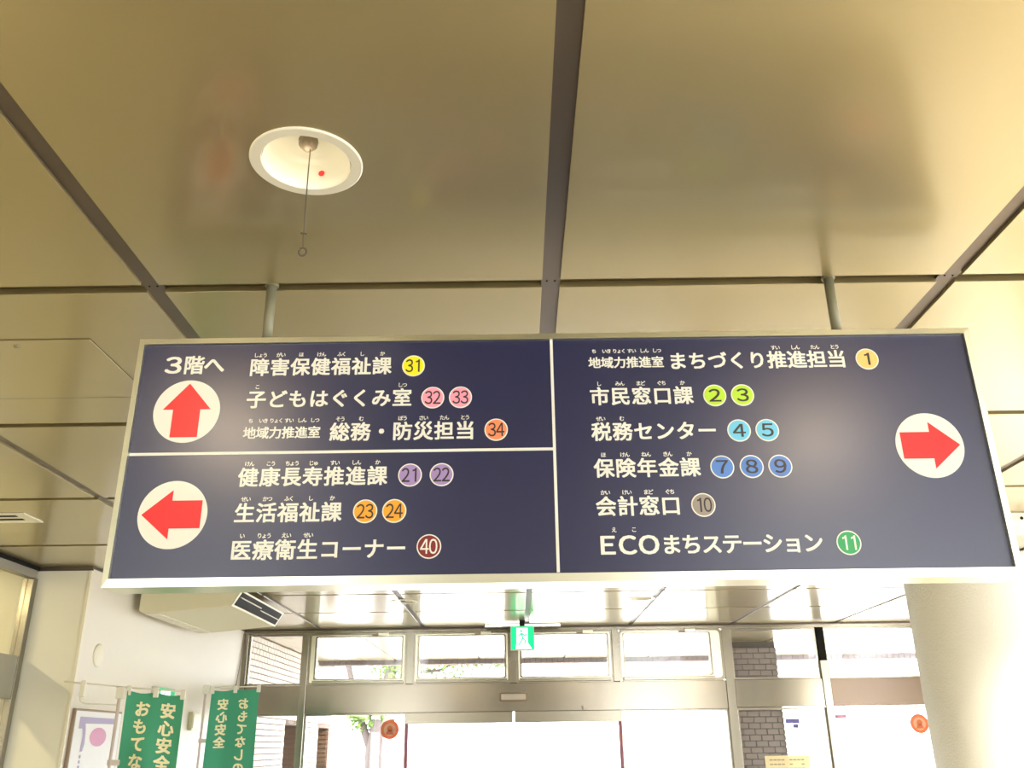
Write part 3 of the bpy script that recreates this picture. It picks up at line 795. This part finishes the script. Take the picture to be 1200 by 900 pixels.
# wall fittings on the left wall
t = link('wall_plate', lathe(bmesh.new(), [(0, .012), (.075, .012), (.085, .006), (.086, 0)], (0, 0, 0), 40), M['ivory'], None, True, (-3.2, 7.06, 2.224)); t.rotation_euler = (0, PI/2, 0)
tag(t, 'round cream cover plate on the left wall under the air conditioner end', 'wall plate')
t = empty('wall_switch_box', (-3.2, 9.3, 1.83)); box('switch_box_body', -3.2, -3.16, 9.22, 9.42, 1.72, 1.89, M['cream'], t, .006); box('switch_cover', -3.16, -3.154, 9.24, 9.40, 1.74, 1.87, M['ivory'], t, .002)
tag(t, 'small cream box on the left wall between the two green flags', 'wall box')
bm = bmesh.new(); tube(bm, [(-3.192, 10.75, 2.80), (-3.185, 10.68, 2.45), (-3.188, 10.58, 2.1), (-3.19, 10.5, 1.4)], .006, 8)
t = link('hanging_cable', bm, M['ink']); tag(t, 'thin dark cable hanging down the left wall by the glazing corner', 'cable')
# framed poster on the wall
pp = empty('framed_poster', (-3.2, 7.15, 1.2)); tag(pp, 'framed white poster with lilac shapes and a pink disc on the left wall', 'poster')
box('poster_frame', -3.2, -3.175, 6.79, 7.60, .95, 1.835, M['woodf'], pp, .004); box('poster_sheet', -3.177, -3.172, 6.805, 7.585, .965, 1.82, M['postwhite'], pp)
def on_wall(name, poly, m, off=.001):
    bm = bmesh.new(); A = [bm.verts.new((.0285+off, y-7.15, z-1.2)) for y, z in poly]; bm.faces.new(A); return link(name, bm, m, pp)
on_wall('poster_shape', [(6.87, 1.78), (7.5, 1.78), (7.5, 1.74), (6.97, 1.735), (6.99, 1.68), (7.0, 1.60), (6.98, 1.545), (6.94, 1.545), (6.95, 1.65), (6.93, 1.70), (6.87, 1.70)], M['lilac'])
on_wall('poster_disc', [(7.21+.14*math.cos(2*PI*k/28), 1.645+.066*math.sin(2*PI*k/28)) for k in range(28)], M['rose'])
bm = bmesh.new()
for k in range(7): bx(bm, .0285, .0305, -.21+random.uniform(0, .01), -.19+random.uniform(0, .015), .30-k*.035, .32-k*.035)
link('poster_marks', bm, M['lilac'], pp)

# ------------------------------------------------------------------ banner flags
def flag(loc, rotz, w, h, mirror, seed, lab, tilt=0, ks=1):
    t = empty('banner_flag', (loc[0], loc[1], 0)); t.rotation_euler = (0, 0, rotz)
    tag(t, lab, 'flag', 'green banner flags by the entrance')
    zt = loc[2]; rn = random.Random(seed); ph = rn.uniform(0, 6)
    def S_(x, z, off=0):
        s = (zt-z)/h
        y = .018*math.sin(9*x/w*1.1+ph+s*3)*(.25+s)+.012*math.sin(4*x/w+ph*2-s*5)
        zz = z-.010*math.sin(PI*x/w*2.0)**2*(1-s)+tilt*(x-w/2)
        return (x, y+off, zz)
    n_, m_ = 28, 80
    V = [S_(w*i/n_, zt-h*j/m_) for j in range(m_+1) for i in range(n_+1)]
    F = [(j*(n_+1)+i, j*(n_+1)+i+1, (j+1)*(n_+1)+i+1, (j+1)*(n_+1)+i) for j in range(m_) for i in range(n_)]
    me = bpy.data.meshes.new('flag_cloth'); me.from_pydata(V, [], F); me.materials.append(M['green_cloth'])
    for p_ in me.polygons: p_.use_smooth = True
    o = bpy.data.objects.new('flag_cloth', me); COL.objects.link(o); o.parent = t
    # print shows through on both faces
    cols = [('おもてなしの心で', .30), ('安心安全', .74)]
    if mirror: cols = [('おもてなしの心で', .70), ('安心安全', .26)]
    for s, u in cols:
        V, F = [], []
        em = (.125 if not mirror else .105)*ks
        st = (.132 if not mirror else .112)*ks
        for k, c in enumerate(s):
            for side in (-1, 1):
                b = len(V); put(V, F, c, w*u, zt-.12*ks-k*st, em, sx=1.0, bold=.03, mirror=mirror)
                for q in range(b, len(V)):
                    v = V[q]; V[q] = (v[0], side*.004+side*v[1], v[2])
        me = bpy.data.meshes.new('flag_lettering'); me.from_pydata([S_(v[0], v[2], v[1]) for v in V], [], F); me.materials.append(M['cream_print'])
        o2 = bpy.data.objects.new('flag_lettering', me); COL.objects.link(o2); o2.parent = o
    # pole, cross bar, loops, base
    px_ = -.055
    bm = bmesh.new(); tube(bm, [(px_, 0, .05), (px_, 0, zt+.03)], .011, 12); link('flag_pole', bm, M['pole'], t, True)
    bm = bmesh.new(); tube(bm, [(px_-.03, 0, zt+.028+tilt*(-w/2)), (w+.01, 0, zt+.022+tilt*(w/2))], .006, 10); bar = link('cross_bar', bm, M['clear'], t, True)
    bm = bmesh.new(); bx(bm, px_-.022, px_+.035, -.018, .018, zt-.035, zt+.045, .005); link('bar_clip', bm, M['clear'], t)
    for u in (.02, .5, .98):
        bm = bmesh.new(); xx = w*u; bx(bm, xx-.017, xx+.017, -.012, .012, zt-.03+tilt*(xx-w/2), zt+.035+tilt*(xx-w/2), .003); link('hanging_loop', bm, M['clear'], t)
    for s in (.28, .56, .84):
        bm = bmesh.new(); bx(bm, px_-.018, .012, -.008, .008, zt-h*s-.018, zt-h*s+.018, .003); link('pole_clip', bm, M['pole'], t)
    bm = bmesh.new(); lathe(bm, [(.2, 0), (.2, .04), (.16, .07), (.03, .09), (.02, .12)], (px_, 0, 0), 32); link('flag_base', bm, M['vent_grey'], t, True)
    return t
f1 = flag((-2.739, 6.6, 1.920), 0, .400, 1.6, False, 2, 'green banner flag with cream lettering nearest the left wall poster', tilt=-.085, ks=.86)
bm = bmesh.new(); tube(bm, [(-.052, 0, 1.965), (-.46, 0, 2.005)], .005, 8); link('side_arm', bm, M['clear'], f1, True)
bm = bmesh.new(); bx(bm, -.335, -.300, -.02, .02, 1.90, 2.01, .006); hk = link('arm_hook', bm, M['clear'], f1)
bm = bmesh.new(); tube(bm, [(-.335, 0, 1.91), (-.325, 0, 1.87), (-.29, 0, 1.855), (-.06, 0, 1.845)], .005, 8); link('hook_wire', bm, M['clear'], hk, True)
f2 = flag((-2.90, 8.9, 2.07), 0, .455, 1.6, True, 5, 'green banner flag seen from behind with mirrored lettering beside the brick porch wall', tilt=.02)
for o in list(bpy.data.objects):
    if o.name.startswith('glyph'): bpy.data.objects.remove(o)
